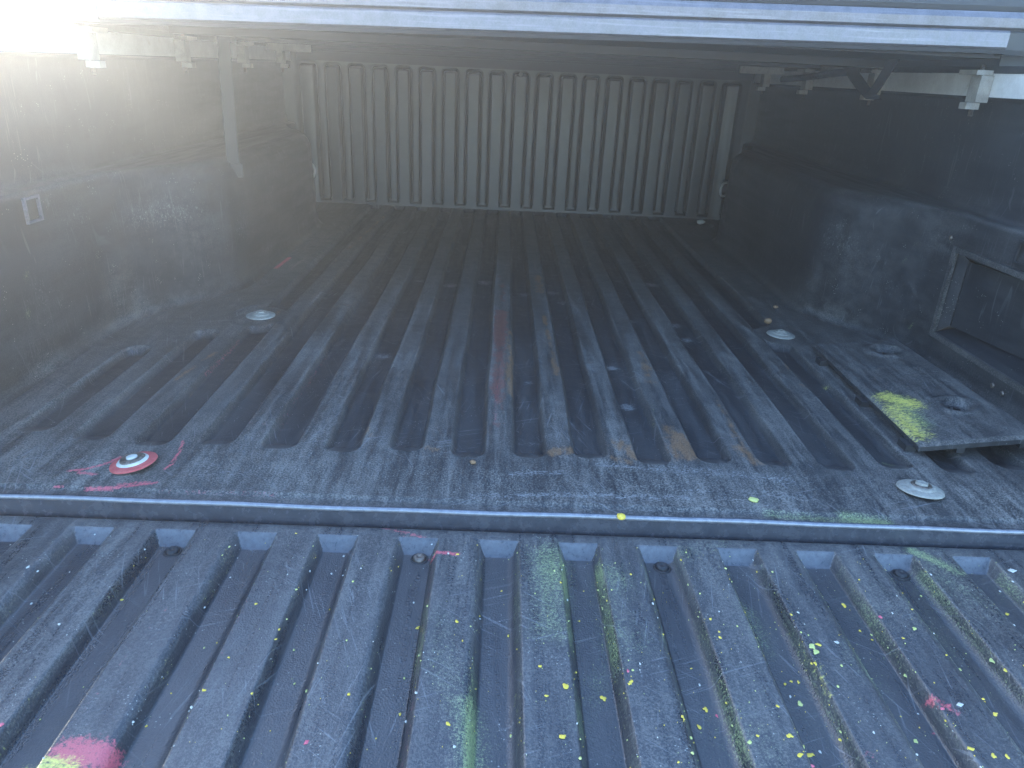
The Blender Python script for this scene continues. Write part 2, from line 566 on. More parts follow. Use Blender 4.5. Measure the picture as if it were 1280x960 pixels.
for pts, wd, am in (([(637, 415), (639, 470), (642, 490)], .012, 1.0), ([(652, 415), (653, 450)], .004, .9), ([(680, 395), (690, 440), (696, 468)], .007, 1.0),
                    ([(672, 345), (676, 365)], .016, .85), ([(800, 440), (812, 470)], .012, .85), ([(818, 478), (800, 475)], .012, .8),
                    ([(848, 545), (862, 570)], .014, .9), ([(835, 535), (845, 570)], .014, .6), ([(775, 555), (792, 570)], .014, .9), ([(770, 572), (785, 576)], .012, .6),
                    ([(690, 566), (712, 562)], .012, .8), ([(530, 558), (545, 562)], .010, .9), ([(455, 530), (462, 545)], .008, .9), ([(925, 560), (945, 578)], .012, .8),
                    ([(895, 500), (935, 570)], .006, .6), ([(405, 395), (412, 380)], .010, 1.0), ([(415, 385), (435, 380)], .016, .7),
                    ([(606, 540), (607, 470)], .006, .6), ([(300, 440), (370, 365)], .010, .75), ([(205, 485), (270, 440)], .007, .8), ([(415, 330), (480, 270)], .008, .7),
                    ([(978, 440), (988, 460)], .010, .9), ([(1000, 480), (1030, 495)], .006, .8), ([(470, 275), (495, 262)], .012, .5), ([(622, 300), (628, 270)], .012, .45),
                    ([(215, 530), (265, 480)], .012, .6), ([(745, 380), (790, 470)], .01, .35), ([(645, 400), (655, 380)], .006, .9), ([(1130, 385), (1140, 400)], .02, .5),
                    ([(660, 300), (672, 340)], .010, .4), ([(700, 300), (720, 360)], .012, .35)):
    ru = np.maximum(ru, am * stroke(X, Y, pts, wd * 1.8, 0) * np.where(ridge > .3, 1, .45))
broad = ridge * sstep((X + .12) / .15) * sstep((.62 - X) / .2) * sstep((.62 - Y) / .3) * vnoise(X * 30, Y * 9, 77)
near_ends = ridge * np.exp(-((Y - .165) / .03) ** 2) * vnoise(X * 40, Y * 20, 78) * sstep((X + .35) / .2)
A['rust'] = np.clip(ru * 1.3 * (.55 + .7 * vnoise(X * 60, Y * 30, 79)) + .50 * broad + .20 * near_ends, 0, 1.3)
re = np.zeros_like(X)
for pts, wd, am in (([(626, 390), (624, 425)], .016, 1.0), ([(625, 425), (622, 500)], .017, .75), ([(622, 500), (622, 545)], .017, .5), ([(628, 345), (626, 390)], .018, .55), ([(629, 300), (628, 345)], .018, .35)):
    re = np.maximum(re, am * stroke(X, Y, pts, wd * 2.1, 0) * (ridge > .4))
A['redp'] = re * 1.2
pk = np.zeros_like(X)
for pts, wd, am in (([(86, 588), (110, 585), (135, 578), (150, 571)], .008, .9), ([(98, 590), (118, 592)], .010, .85), ([(108, 609), (140, 609), (178, 605), (195, 603)], .009, .9),
                    ([(150, 605), (185, 603)], .012, .8), ([(229, 551), (224, 565), (214, 580), (205, 586)], .006, 1.0), ([(200, 612), (300, 615), (330, 616)], .012, .5),
                    ([(68, 607), (78, 607)], .005, .9), ([(80, 617), (94, 619)], .005, .9), ([(345, 335), (362, 322)], .016, 1.0), ([(350, 530), (360, 505), (385, 470)], .016, .45),
                    ([(405, 440), (385, 470)], .014, .5), ([(305, 527), (335, 530)], .012, .5), ([(255, 465), (300, 420)], .007, .6), ([(300, 615), (345, 617)], .012, .55), ([(622, 480), (618, 530)], .012, .6)):
    pk = np.maximum(pk, am * stroke(X, Y, pts, wd, 0))
A['pink'] = pk
A['green'] = np.maximum(.9 * stroke(X, Y, [(1060, 645), (1110, 652)], .03, 0), np.maximum(.8 * stroke(X, Y, [(1108, 570), (1118, 575)], .01, 0), .7 * stroke(X, Y, [(960, 640), (1080, 650)], .02, 0)))
A['yellow'] = .0 * X
for pts, wd, am in (([(1008, 478), (1028, 498)], .004, .9), ([(1030, 476), (1036, 480)], .008, .7), ([(840, 520), (842, 545)], .006, .4), ([(815, 505), (818, 530)], .006, .4)):
    A['yellow'] = np.maximum(A['yellow'], am * stroke(X, Y, pts, wd, 0))

Pn = np.stack([X, Y, Z], -1)
# cell labels: 0 = sheet, k = rib number (top and flanks between two grooves)
xc_ = (X[:-1, :-1] + X[1:, 1:]) / 2
yc_ = (Y[:-1, :-1] + Y[1:, 1:]) / 2
ribk = np.round((xc_ - X0) / P).astype(int)
dxr = np.abs(xc_ - X0 - ribk * P)
lab = np.zeros(xc_.shape, int)
rel = np.abs(X0 + ribk * P - XC)
isrib = (dxr < P / 2 - .0172) & (yc_ > .150) & (rel < .70)
isrib &= np.where(rel < .60, yc_ < L - .017, yc_ < .49)
lab = np.where(isrib, ribk + 100, 0)
FLOOR = empty('floor_liner', (0, 0, 0), parent=BED)
grid_parts(Pn, lab, lambda k: 'floor_sheet' if k == 0 else 'rib', LINER, lambda k: FLOOR, A, origin=(XC, 0, 0))

# --- rounded lip at the tail end of the floor, and the sill face under it
prof = [(.012, -.004)]
R_ = .0055
for i in range(9):
    a = math.pi / 2 + i / 8 * math.pi / 2
    prof.append((.0065 + R_ * math.cos(a), -.0050 + R_ * math.sin(a)))
prof += [(-.0015, -.030), (.012, -.030)]
lipo = sweep_x('lip', [(p[0], p[1]) for p in prof], -HW - .02, HW + .02, LIP, BED, 60,
               zoff=lambda x: .0006 * math.sin(x * 9) + .0004 * math.sin(x * 31))
lipo.data.polygons.foreach_set('use_smooth', np.ones(len(lipo.data.polygons), bool)); lipo.data.set_sharp_from_angle(angle=math.radians(35))
tube('lip_highlight', [(xx, .0022, -.0012 + .0006 * math.sin(xx * 9) + .0004 * math.sin(xx * 31)) for xx in np.linspace(-HW - .018, HW + .018, 120)], .0030, EDGE, BED, 14)  # added bead that carries the painted highlight of the lip
box_obj('sill', (-HW, -.004, -.07), (HW, .06, -.032), BLACK, BED, .002)

# --- bulkhead, corrugated: ribs closed at the top, grooves closed at the bottom
xs = np.unique(np.round(np.concatenate([np.arange(XC - .80, XC + .80, .004)] + [
    BX + k * BP + sgn * (.0239 + np.arange(-.006, .0061, .0012)) for k in range(-5, 16) for sgn in (-1, 1)]), 5))
zs = np.unique(np.round(np.concatenate([np.arange(-.03, .54, .012), np.arange(.005, .035, .002), np.arange(.44, .488, .002)]), 5))
X, Zg = np.meshgrid(xs, zs)
RH = .013
rise = np.zeros_like(X)
crease = np.zeros_like(X)
kk = []
for k in range(-4, 15):
    cx = BX + k * BP
    s = rbox_sd(X, Zg, cx, .0262, -.2, .474, .010)
    rise = np.maximum(rise, sstep(-s / .0065))
    crease = np.maximum(crease, np.exp(-((s + .0015) / .0038) ** 2) * (Zg > .018))
    kk.append(cx)
rise = np.maximum(rise, sstep((.014 - Zg) / .006))
side = np.abs(X - XC)
curve = -.045 * np.clip((side - .72) / .07, 0, 1) ** 2
Yb = L - RH * rise + .014 * crease + curve * 1.0 + .0012 * (vnoise(X * 9, Zg * 5, 3) - .5)
Ab = {'dust': np.clip(.03 + .04 * (vnoise(X * 25, Zg * 6, 21) - .3) + .08 * sstep((.05 - Zg) / .05), 0, 1)}
Pn = np.stack([X, Yb, Zg], -1)
xc_ = (X[:-1, :-1] + X[1:, 1:]) / 2
zc_ = (Zg[:-1, :-1] + Zg[1:, 1:]) / 2
rk = np.round((xc_ - BX) / BP).astype(int)
lab = np.where((np.abs(xc_ - BX - rk * BP) < .0267) & (zc_ > .024) & (zc_ < .4745) & (rk > -5) & (rk < 15), rk + 100, 0)
BULK = empty('bulkhead', (0, L, 0), parent=BED)
grid_parts(Pn, lab, lambda k: 'bulkhead_sheet' if k == 0 else 'rib', BULKMAT, lambda k: BULK, Ab, origin=(XC, L, 0))
# small cast eye high on one rib
for px, py in ((651, 93),):
    p = at(px, py, 1, L - .012)
    o = lathe('fastener', [(0, .004), (.004, .0035), (.007, .001), (.008, -.001)], ZINC, BULK, 16)
    o.location = Vector(p) - Vector((XC, L, 0)); o.rotation_euler = (math.pi / 2, 0, 0)

# --- side liners
LEDGE = .280


def side_profile(y, sgn):
    h = float(half_at(y))
    pr = []
    for i in range(5):
        a = i / 4 * math.pi / 2
        pr.append((h - .018 + .018 * math.sin(a), .0 + .018 - .018 * math.cos(a) - .001))
    top = LEDGE
    rad = .010 + .030 * min(1, (HW - h) / .10)
    for z in np.linspace(.03, top - rad - .002, 14):
        pr.append((h + .012 * (z / top), z))
    hb = h + .012
    for i in range(1, 9):
        a = i / 8 * math.pi / 2
        pr.append((hb + rad - rad * math.cos(a), top - rad + rad * math.sin(a)))
    hb = hb + rad - .012
    ho = HW + .042
    pr.append((max(hb + .013, ho - .012) * .5 + (hb + .013) * .5, top + .001))
    pr.append((max(hb + .014, ho - .010), top + .002))
    for i in range(1, 4):
        a = i / 3 * math.pi / 2
        pr.append((ho - .010 + .010 * math.sin(a), top + .012 - .010 * math.cos(a)))
    for z in np.linspace(top + .03, .470, 10):
        pr.append((ho + .004 + .006 * (z - top), z))
    pr += [(ho - .004, .476), (ho - .020, .479)]
    return pr


for sgn, nm in ((1, 'right'), (-1, 'left')):
    yv = np.concatenate([np.arange(.0, .62, .02), np.arange(.62, 1.0, .0125), np.arange(1.0, 1.56, .03), np.arange(1.56, 1.95, .0125), np.arange(1.95, L + .001, .03), [L + .004]])
    G = np.array([[(XC + sgn * p[0], y, p[1]) for p in side_profile(y, sgn)] for y in yv])
    nz = vnoise(G[..., 1] * 5, G[..., 2] * 7, 31 + sgn) - .5
    G[..., 0] += sgn * .004 * nz * (G[..., 2] > .03)
    Yg, Zg = G[..., 1], G[..., 2]
    At = {'dust': np.clip(.04 + .35 * (vnoise(Yg * 11, Zg * 14, 41 + sgn) - .35) * (Zg < LEDGE + .02) + .25 * sstep((.05 - Zg) / .05) + .3 * np.exp(-((Zg - LEDGE) / .006) ** 2), 0, 1)}
    ck = np.zeros_like(Yg)
    if sgn > 0:
        for (cy, cz, ry, rz, am) in ((.85, .18, .14, .10, .62), (.72, .11, .10, .06, .55), (.95, .10, .06, .06, .5), (1.4, .08, .1, .05, .5), (.66, .22, .05, .04, .5)):
            ck = np.maximum(ck, am * (1 - sstep(np.hypot((Yg - cy) / ry, (Zg - cz) / rz))))
    else:
        for (cy, cz, ry, rz, am) in ((.75, .19, .22, .07, .75), (.95, .13, .12, .09, .75), (.55, .22, .12, .05, .6), (.6, .06, .2, .04, .6), (1.1, .05, .15, .05, .7), (.4, .12, .1, .08, .5)):
            ck = np.maximum(ck, am * (1 - sstep(np.hypot((Yg - cy) / ry, (Zg - cz) / rz))))
    At['chalk'] = ck
    gn = np.zeros_like(Yg)
    spots = ((.70, .20, .012, .016, 1.0), (.66, .045, .012, .012, .9), (.71, .17, .012, .02, .6)) if sgn > 0 else ((.55, .03, .010, .010, 1.0), (.36, .10, .02, .02, .7), (.38, .16, .02, .02, .6))
    for (cy, cz, ry, rz, am) in spots:
        gn = np.maximum(gn, am * (1 - sstep(np.hypot((Yg - cy) / ry, (Zg - cz) / rz))))
    At['green'] = gn
    skip = np.zeros((G.shape[0] - 1, G.shape[1] - 1), int)
    zc = (Zg[:-1, :-1] + Zg[1:, 1:]) / 2
    yc = (Yg[:-1, :-1] + Yg[1:, 1:]) / 2
    if sgn > 0:
        skip[(yc > .20) & (yc < .60) & (zc > .055) & (zc < .213)] = -1
    # wheel arch as its own part
    arch = (yc > .64) & (yc < 1.92) & (zc < LEDGE + .004) & (half_at(yc) < HW - .006)
    lab = np.where(skip < 0, -1, np.where(arch, 1, 0))
    S = empty('side_liner', (sgn * HW, 0, 0), parent=BED)
    grid_parts(G, lab, lambda k: 'side_wall' if k == 0 else 'wheel_arch', WALLMAT, lambda k: S, At, flip=(sgn < 0) is False, origin=(XC + sgn * HW, 0, 0))
    # outer steel skin that closes the bed side
    box_obj('outer_panel', (sgn * .055 if sgn > 0 else -.10, -.0, -.35), (.10 if sgn > 0 else -.055, L + .02, .478), BLACK, S, .004)
    # small square tie-down pocket on the ledge
    bm = bmesh.new()
    for lo, hi in (((0, 0, 0), (.004, .005, .040)), ((0, .036, 0), (.004, .041, .040)), ((0, .005, 0), (.004, .036, .004)), ((0, .005, .036), (.004, .036, .040))):
        box(bm, lo, hi)
    o = bm_obj('pocket_frame', bm, BLACK if sgn > 0 else ALU, S)
    o.location = (-.004 * 1 if sgn < 0 else .006, .40, LEDGE - .046)
    if sgn > 0:
        o.location = (.004, .405, LEDGE - .050)

# pocket in the right side liner: frame, slanting back, floor of the pocket
S = [o for o in BED.children if o.name.startswith('side_liner') and o.location.x > 0][0]
PK = empty('storage_pocket', (0, 0, 0), parent=S)
xw = .006


def quad(name, pts, m, parent, thick=.0):
    V = [Vector(p) for p in pts]
    n = (V[1] - V[0]).cross(V[2] - V[0]).normalized()
    W = V + [v - n * .003 for v in V]
    return mesh_obj(name, W, [(0, 1, 2, 3), (7, 6, 5, 4), (0, 4, 5, 1), (1, 5, 6, 2), (2, 6, 7, 3), (3, 7, 4, 0)], m, parent, False)


quad('back_panel', [(.020, .580, .076), (.050, .40, .076), (.050, .40, .200), (.020, .580, .200)], WALLMAT, PK)
quad('end_panel', [(.050, .398, .076), (.030, .215, .076), (.030, .215, .200), (.050, .398, .200)], WALLMAT, PK)
quad('pocket_floor', [(xw, .60, .058), (xw, .20, .058), (.052, .20, .075), (.052, .585, .075)], WALLMAT, PK)
quad('pocket_top', [(xw + .003, .20, .212), (xw + .003, .60, .212), (.052, .585, .203), (.052, .20, .203)], WALLMAT, PK)
quad('front_jamb', [(xw, .602, .056), (.020, .582, .076), (.020, .582, .202), (xw + .004, .602, .214)], WALLMAT, PK)
bm = bmesh.new()
for lo, hi in (((.0, .598, .048), (.007, .608, .222)), ((.0, .20, .048), (.007, .598, .058)), ((.002, .20, .212), (.009, .598, .222))):
    box(bm, lo, hi)
o = bm_obj('pocket_trim', bm, WALLMAT, PK, False, .0025)
o.data.attributes.new('dust', 'FLOAT', 'POINT').data.foreach_set('value', np.full(len(o.data.vertices), .55, np.float32))

# small screws on the right wall
for px, py in ((1188, 297), (1240, 482), (1140, 416), (1252, 492)):
    p = at(px, py, 0, XC + HW - .001)
    o = lathe('screw', [(0, .0035), (.003, .003), (.0055, .0012), (.006, -.002)], STEELDK, S, 14)
    o.location = Vector(p) - Vector((XC + HW, 0, 0)); o.rotation_euler = (0, -math.pi / 2, 0); o.scale = (.8, .8, .45)

# --- tie-down hooks in the front corners
for sgn, px, py in ((-1, 389, 213), (1, 905, 237)):
    p = at(px, py, 1, L - .05)
    pts = []
    for i in range(15):
        a = math.pi / 2 + i / 14 * math.pi
        pts.append((sgn * (.016 * math.cos(a)) * 1.0, -.012 * math.sin(i / 14 * math.pi), .024 * math.sin(a)))
    pts = [(sgn * .016, .02, .024)] + pts + [(sgn * .016, .02, -.024)]
    o = tube('tie_down_hook', pts, .0042, RAILALU, BED, 10)
    o.location = Vector((p[0], p[1], p[2])) - Vector((XC, 0, 0))
    bx = box_obj('hook_plate', (-.004, .012, -.034), (.045, .016, .034), BLACK, o, .001)
    if sgn < 0:
        bx.scale.x = -1

# --- four liner bolts with dished washers
DESC = ['red painted washer on the bolt', 'pale rust stained washer', 'dull grey washer', 'dull grey washer']
for i, bpt in enumerate(BOLTS):
    e = empty('bolt', (bpt[0] - XC, bpt[1], -.001), parent=BED)
    if i == 0:
        wsh = lathe('washer', [(.029, 0), (.0285, .0022), (.026, .0034), (.019, .0052)], REDP, e, 44, True, .012)
        cup = lathe('cup', [(.0195, .0050), (.0175, .0085), (.014, .0098), (.0125, .0098)], PALEP, e, 40)
        hub = lathe('nut', [(.0158, .0090), (.0142, .0125), (.0115, .0140), (.0095, .0132), (.0085, .0122), (0, .0120)], STEELDK, e, 28, True, .02)
        stud = lathe('stud', [(.0068, .0118), (.0064, .0150), (.004, .0160), (0, .0158)], PALEP, e, 18, True, .03)
    else:
        wsh = lathe('washer', [(.029, 0), (.0285, .0024), (.026, .0042), (.020, .0066), (.0185, .0072)], ZINC, e, 44, True, .008)
        cup = lathe('cup', [(.0188, .0070), (.0176, .0100), (.0145, .0112), (.0125, .0106)], ZINC, e, 40)
        hub = lathe('nut', [(.0135, .0100), (.0125, .0128), (.0100, .0136), (.0085, .0126)], STEELDK if i == 1 else ZINC, e, 28, True, .02)
        stud = lathe('stud', [(.0090, .0120), (.0082, .0160), (.0060, .0172), (.0045, .0160), (0, .0158)], ZINC, e, 6, False)
    wsh['label'] = DESC[i]
    e.scale = (1, 1, .62)
    e.rotation_euler = [(-.05, -.13, .3), (-.03, .10, 1.0), (0, 0, .5), (0, .03, .2)][i]
    e.location.z += [.003, .0025, 0, 0][i]

# ------------------------------------------------------------------ tailgate (part of the bed)
TG = empty('tailgate', (0, -.012, TZ), parent=BED)
TW = .765
xs = []
x = XC - TW
while x < XC + TW:
    ph = abs(((x - TX) / TP + .5) % 1 - .5) * TP
    xs.append(x)
    x += .0016 if .014 < ph < .026 else .0045
xs = np.array(xs)
ys = np.concatenate([np.arange(-.56, -.10, .009), np.arange(-.10, -.0055, .0018), [-.0048]])
X, Y = np.meshgrid(xs, ys)
Z = np.zeros_like(X)
TD = .0155
flo = np.zeros_like(X)
for k in range(-8, 9):
    gx = TX + k * TP
    if abs(gx - XC) > TW - .04:
        continue
    # trapezoidal trough, flat ramp at the hinge end
    side_ = np.clip((.0235 - np.abs(X - gx)) / .0075, 0, 1)
    end_ = np.clip((-.0262 - Y) / .0115, 0, 1)
    rear_ = np.clip((Y + .545) / .02, 0, 1)
    d = np.minimum(np.minimum(side_, end_), rear_)
    d = d + .06 * np.sin(math.pi * d) * 0
    Z = np.minimum(Z, -TD * d)
    flo = np.maximum(flo, d)
# soften breaks a little, keep waviness
Z += .0010 * (vnoise(X * 6, Y * 6, 51) - .5) + .0004 * (vnoise(X * 40, Y * 30, 52) - .5)
Z -= .0035 * sstep((Y + .0095) / .004)
A = {}
n1 = vnoise(X * 12, Y * 10, 61); n2 = vnoise(X * 45, Y * 30, 62)
A['dust'] = np.clip(.02 + .36 * (1 - flo) * (.5 + n1) + .08 * n2, 0, 1)
gn = np.zeros_like(X)
for pts, wd, am in (([(690, 690), (692, 740), (690, 790)], .030, .82), ([(672, 690), (700, 800)], .022, .6), ([(765, 720), (775, 790), (800, 800)], .035, .62),
                    ([(800, 800), (780, 810)], .03, .5), ([(935, 750), (955, 800)], .020, .72), ([(905, 690), (945, 780)], .012, .5), ([(545, 770), (560, 850), (590, 920)], .025, .6),
                    ([(540, 830), (570, 890)], .02, .5), ([(750, 830), (720, 900)], .02, .5), ([(580, 880), (590, 955)], .02, .8), ([(1140, 688), (1200, 715)], .012, .9),
                    ([(850, 690), (900, 680)], .02, .62), ([(1060, 800), (1100, 840)], .03, .45), ([(1000, 850), (1030, 900)], .03, .4), ([(1150, 760), (1250, 860)], .03, .45),
                    ([(1170, 720), (1260, 770)], .02, .5), ([(640, 640), (700, 700)], .03, .3), ([(900, 880), (960, 940)], .04, .4)):
    gn = np.maximum(gn, am * stroke(X, Y, pts, wd * 1.8, TZ))
gn = np.maximum(gn, .36 * sstep((X - .0) / .25) * (.4 + .8 * n1))
gn *= .55 + .6 * vnoise(X * 28 + Y * 9, Y * 14, 63)
# splash build-up on the trough flanks
fl = (flo > .06) & (flo < .94) & (Y < -.05)
A['green'] = np.clip(gn + fl * (.28 * n2 + .1), 0, 1)
A['rust'] = fl * (.5 * n2 + .12) * (X < XC - .05)
A['yellow'] = fl * .30 * sstep((n2 - .45) / .3)
pk = np.zeros_like(X)
for pts, wd, am in (([(543, 690), (572, 693)], .008, 1.0), ([(543, 690)], .012, 1.0), ([(500, 672), (545, 690)], .016, .55), ([(85, 940), (125, 945)], .034, 1.1), ([(1165, 872), (1195, 890)], .014, .85), ([(1172, 903)], .006, 1.0),
                    ([(1090, 945)], .02, .6), ([(240, 720), (75, 925)], .006, .5), ([(340, 690), (210, 950)], .005, .45), ([(440, 690), (360, 940)], .006, .5), ([(541, 700), (505, 950)], .008, .5), ([(0, 905)], .008, 1.0),
                    ([(1094, 786)], .005, 1.0), ([(383, 928)], .006, .9), ([(785, 838)], .004, .9), ([(40, 940), (55, 945)], .006, 1.1), ([(270, 735), (285, 745)], .015, .5), ([(480, 660), (530, 672)], .01, .7)):
    pk = np.maximum(pk, am * stroke(X, Y, pts, wd, TZ))
A['pink'] = pk
A['yellow'] = np.maximum(A['yellow'], np.maximum(1.3 * stroke(X, Y, [(20, 960), (80, 962)], .024, TZ), .6 * stroke(X, Y, [(1020, 830), (1040, 870)], .01, TZ)))
ch = np.zeros_like(X)
for pts, wd, am in (([(150, 790), (240, 760)], .05, .55), ([(60, 850), (130, 880)], .06, .5), ([(440, 760), (460, 790)], .04, .5), ([(330, 800), (300, 860)], .04, .45), ([(850, 700), (880, 780)], .04, .45), ([(1260, 720)], .012, .8),
                    ([(1045, 800), (1046, 806)], .006, .9), ([(800, 830), (802, 850)], .006, .8), ([(520, 850), (512, 880)], .008, .6), ([(250, 880), (255, 905)], .004, .8), ([(1120, 690), (1140, 700)], .01, .6)):
    ch = np.maximum(ch, am * stroke(X, Y, pts, wd, TZ) * (1 - .6 * flo))
A['chalk'] = ch
Pn = np.stack([X, Y, Z + TZ], -1)
xc_ = (X[:-1, :-1] + X[1:, 1:]) / 2
yc_ = (Y[:-1, :-1] + Y[1:, 1:]) / 2
rk = np.round((xc_ - TX) / TP - .5).astype(int)
lab = np.where((np.abs(xc_ - TX - (rk + .5) * TP) < .0315 - .0075 * 0) & (yc_ < -.027) & (yc_ > -.54) & (np.abs(TX + (rk + .5) * TP - XC) < TW - .07), rk + 100, 0)
gk = np.round((xc_ - TX) / TP).astype(int)
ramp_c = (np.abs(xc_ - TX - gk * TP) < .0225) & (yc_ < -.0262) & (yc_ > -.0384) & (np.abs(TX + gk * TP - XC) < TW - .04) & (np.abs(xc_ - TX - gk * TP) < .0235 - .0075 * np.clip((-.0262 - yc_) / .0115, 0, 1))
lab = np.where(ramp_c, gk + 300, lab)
parts = grid_parts(Pn, lab, lambda k: 'tailgate_sheet' if k == 0 else ('rib' if k < 200 else 'end_ramp'), TAILMAT, lambda k: TG, A, origin=(XC, -.012, TZ))
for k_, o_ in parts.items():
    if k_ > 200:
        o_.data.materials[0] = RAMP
box_obj('tailgate_shell', (-TW, -.55, -.07), (TW, -.004, -.021), BLACK, TG, .004)


def tail_z(x, y):
    d = 0
    k = round((x - TX) / TP)
    d = min(max(0, min(1, (.0235 - abs(x - TX - k * TP)) / .0075)), max(0, min(1, (-.0262 - y) / .0115)))
    return TZ - TD * d


# screws in every third trough
for px, py in ((209, 690), (518, 699), (823, 710), (1127, 719)):
    p = at(px, py, 2, TZ - TD)
    k = round((p[0] - TX) / TP)
    e = empty('screw', (TX + k * TP - XC + .003, p[1] + .012, -TD), parent=TG)
    lathe('socket', [(.0105, .0004), (.0098, .0016), (.0085, .0016), (.0080, .0004)], BLACK, e, 28)
    lathe('screw_head', [(.0078, 0), (.0076, .0024), (.0058, .0044), (.0030, .0050), (.0022, .0038), (0, .0036)], STEELDK if px in (518,) else BLACK, e, 22)

# thin arched moulding line beside the hinge
pts = []
for i in range(21):
    t = i / 20
    a = at(1022 + 130 * t, 669.5 + 6 * t - 5.5 * math.sin(math.pi * t), 2, TZ + .001)
    pts.append((a[0] - XC, a[1] + .012, a[2] - TZ - .0012))
tube('moulding_arc', pts, .0012, TAILMAT, TG, 8)


# dried paint: drops one can pick out, then fine speckle
def blob_mesh(r, seed, flat=.16, n=11):
    rr = random.Random(seed)
    V, F = [(0, 0, r * flat)], []
    ph = [rr.uniform(0, 6.28) for _ in range(3)]
    am = [rr.uniform(.05, .22) for _ in range(3)]
    for ring, (s, z) in enumerate(((.62, .8), (1.0, 0.0))):
        for i in range(n):
            a = 2 * math.pi * i / n
            q = 1 + sum(am[j] * math.sin((j + 2) * a + ph[j]) for j in range(3))
            V.append((r * s * q * math.cos(a), r * s * q * math.sin(a), r * flat * z - (.0003 if ring else 0)))
    for i in range(n):
        j = (i + 1) % n
        F.append((0, 1 + i, 1 + j))
        F.append((1 + i, 1 + n + i, 1 + n + j, 1 + j))
    return V, F


drop_mesh = {}
for mname, m in (('y', YELP), ('l', LIMEP), ('p', PINKP), ('w', PALEP)):
    for v in range(5):
        V, F = blob_mesh(.001, v * 7 + len(mname) + ord(mname))
        me = bpy.data.meshes.new('paint_drop')
        me.from_pydata(V, [], F)
        me.polygons.foreach_set('use_smooth', np.ones(len(F), bool))
        me.materials.append(m)
        drop_mesh[mname, v] = me
YD = [(572, 693, 4), (522, 785, 5), (571, 777, 5), (436, 868, 4), (560, 905, 4.5), (349, 787, 3), (500, 893, 3), (345, 802, 3), (675, 833, 5), (707, 858, 6.5), (754, 873, 6), (787, 855, 5),
      (789, 852, 4), (703, 921, 6), (683, 870, 3), (888, 774, 3), (882, 887, 5), (864, 836, 3), (853, 896, 4), (874, 909, 4), (987, 920, 5), (998, 853, 3), (1055, 757, 4), (989, 852, 3), (1013, 938, 5),
      (1016, 940, 4), (1129, 798, 3), (1183, 819, 3), (1229, 874, 3.5), (1252, 851, 4), (1244, 893, 4), (1242, 945, 4), (1259, 946, 4), (947, 920, 4), (987, 777, 3), (899, 790, 3), (1015, 845, 4), (1050, 930, 4),
      (320, 755, 3), (152, 750, 2.5), (370, 667, 2.5), (286, 822, 2.5), (183, 908, 3), (214, 867, 2.5), (315, 867, 3.5), (255, 863, 3), (627, 739, 2.5), (863, 775, 2.5), (900, 797, 3.5), (1140, 762, 2.5),
      (972, 883, 3), (640, 920, 3), (720, 838, 3), (1023, 806, 3.5), (1090, 800, 2.5), (1260, 765, 3), (848, 953, 3), (1000, 944, 4), (1210, 945, 4)]
PD = [(1096, 786, 4), (1172, 902, 5), (383, 928, 4), (785, 839, 2.5), (1015, 957, 5), (2, 906, 5), (896, 895, 2.5)]
LD = [(1015, 808, 6), (1130, 850, 5), (1020, 815, 5), (1000, 880, 5), (937, 928, 5), (1145, 925, 5), (1237, 835, 5), (1143, 786, 4)]
WD = [(1046, 803, 4), (1260, 727, 7), (800, 830, 3), (520, 866, 3), (288, 722, 3), (35, 709, 3), (1200, 881, 5)]
for key, lst in (('y', YD), ('p', PD), ('l', LD), ('w', WD)):
    for i, (px, py, r) in enumerate(lst):
        p = at(px, py, 2, TZ)
        z = tail_z(p[0], p[1])
        p = at(px, py, 2, z)
        z = tail_z(p[0], p[1])
        dist = np.linalg.norm(p - CAM)
        o = bpy.data.objects.new('paint_drop', drop_mesh[key, i % 5])
        link(o, TG)
        s = r * random.uniform(.38, .62) * dist / FPX * 1000
        o.location = (p[0] - XC, p[1] + .012, z - TZ + .0006)
        o.scale = (s, s * random.uniform(1.0, 1.6), 1.1)
        o.rotation_euler = (0, 0, random.uniform(0, 6.28) if key != 'l' else -.5)

for m, nsp, seed, xlo in ((YELP, 420, 3, -.55), (PALEP, 450, 4, -.7), (LIMEP, 600, 6, -.05)):
    rr = random.Random(seed)
    V, F = [], []
    for i in range(nsp):
        x = rr.uniform(xlo, .62) if m is PALEP else min(.68, max(-.6, rr.gauss(.22, .26)))
        y = rr.uniform(-.42, -.03) if rr.random() > .0 else 0
        if rr.random() < .45:      # many catch on the flanks
            k = round((x - TX) / TP)
            x = TX + k * TP + rr.choice((-1, 1)) * rr.uniform(.017, .026)
        if abs(x - XC) > TW - .03:
            continue
        z = tail_z(x, y)
        r = min(.0013, .00022 * rr.paretovariate(1.6))
        v, f = blob_mesh(r, i, .3, 6)
        b0 = len(V)
        V += [(a + x - XC, b_ * 1.4 + y + .012, c_ + z - TZ + .0006) for a, b_, c_ in v]
        F += [tuple(q + b0 for q in ff) for ff in f]
    o = mesh_obj('paint_speckle', V, F, m, TG)
    o['kind'] = 'stuff'

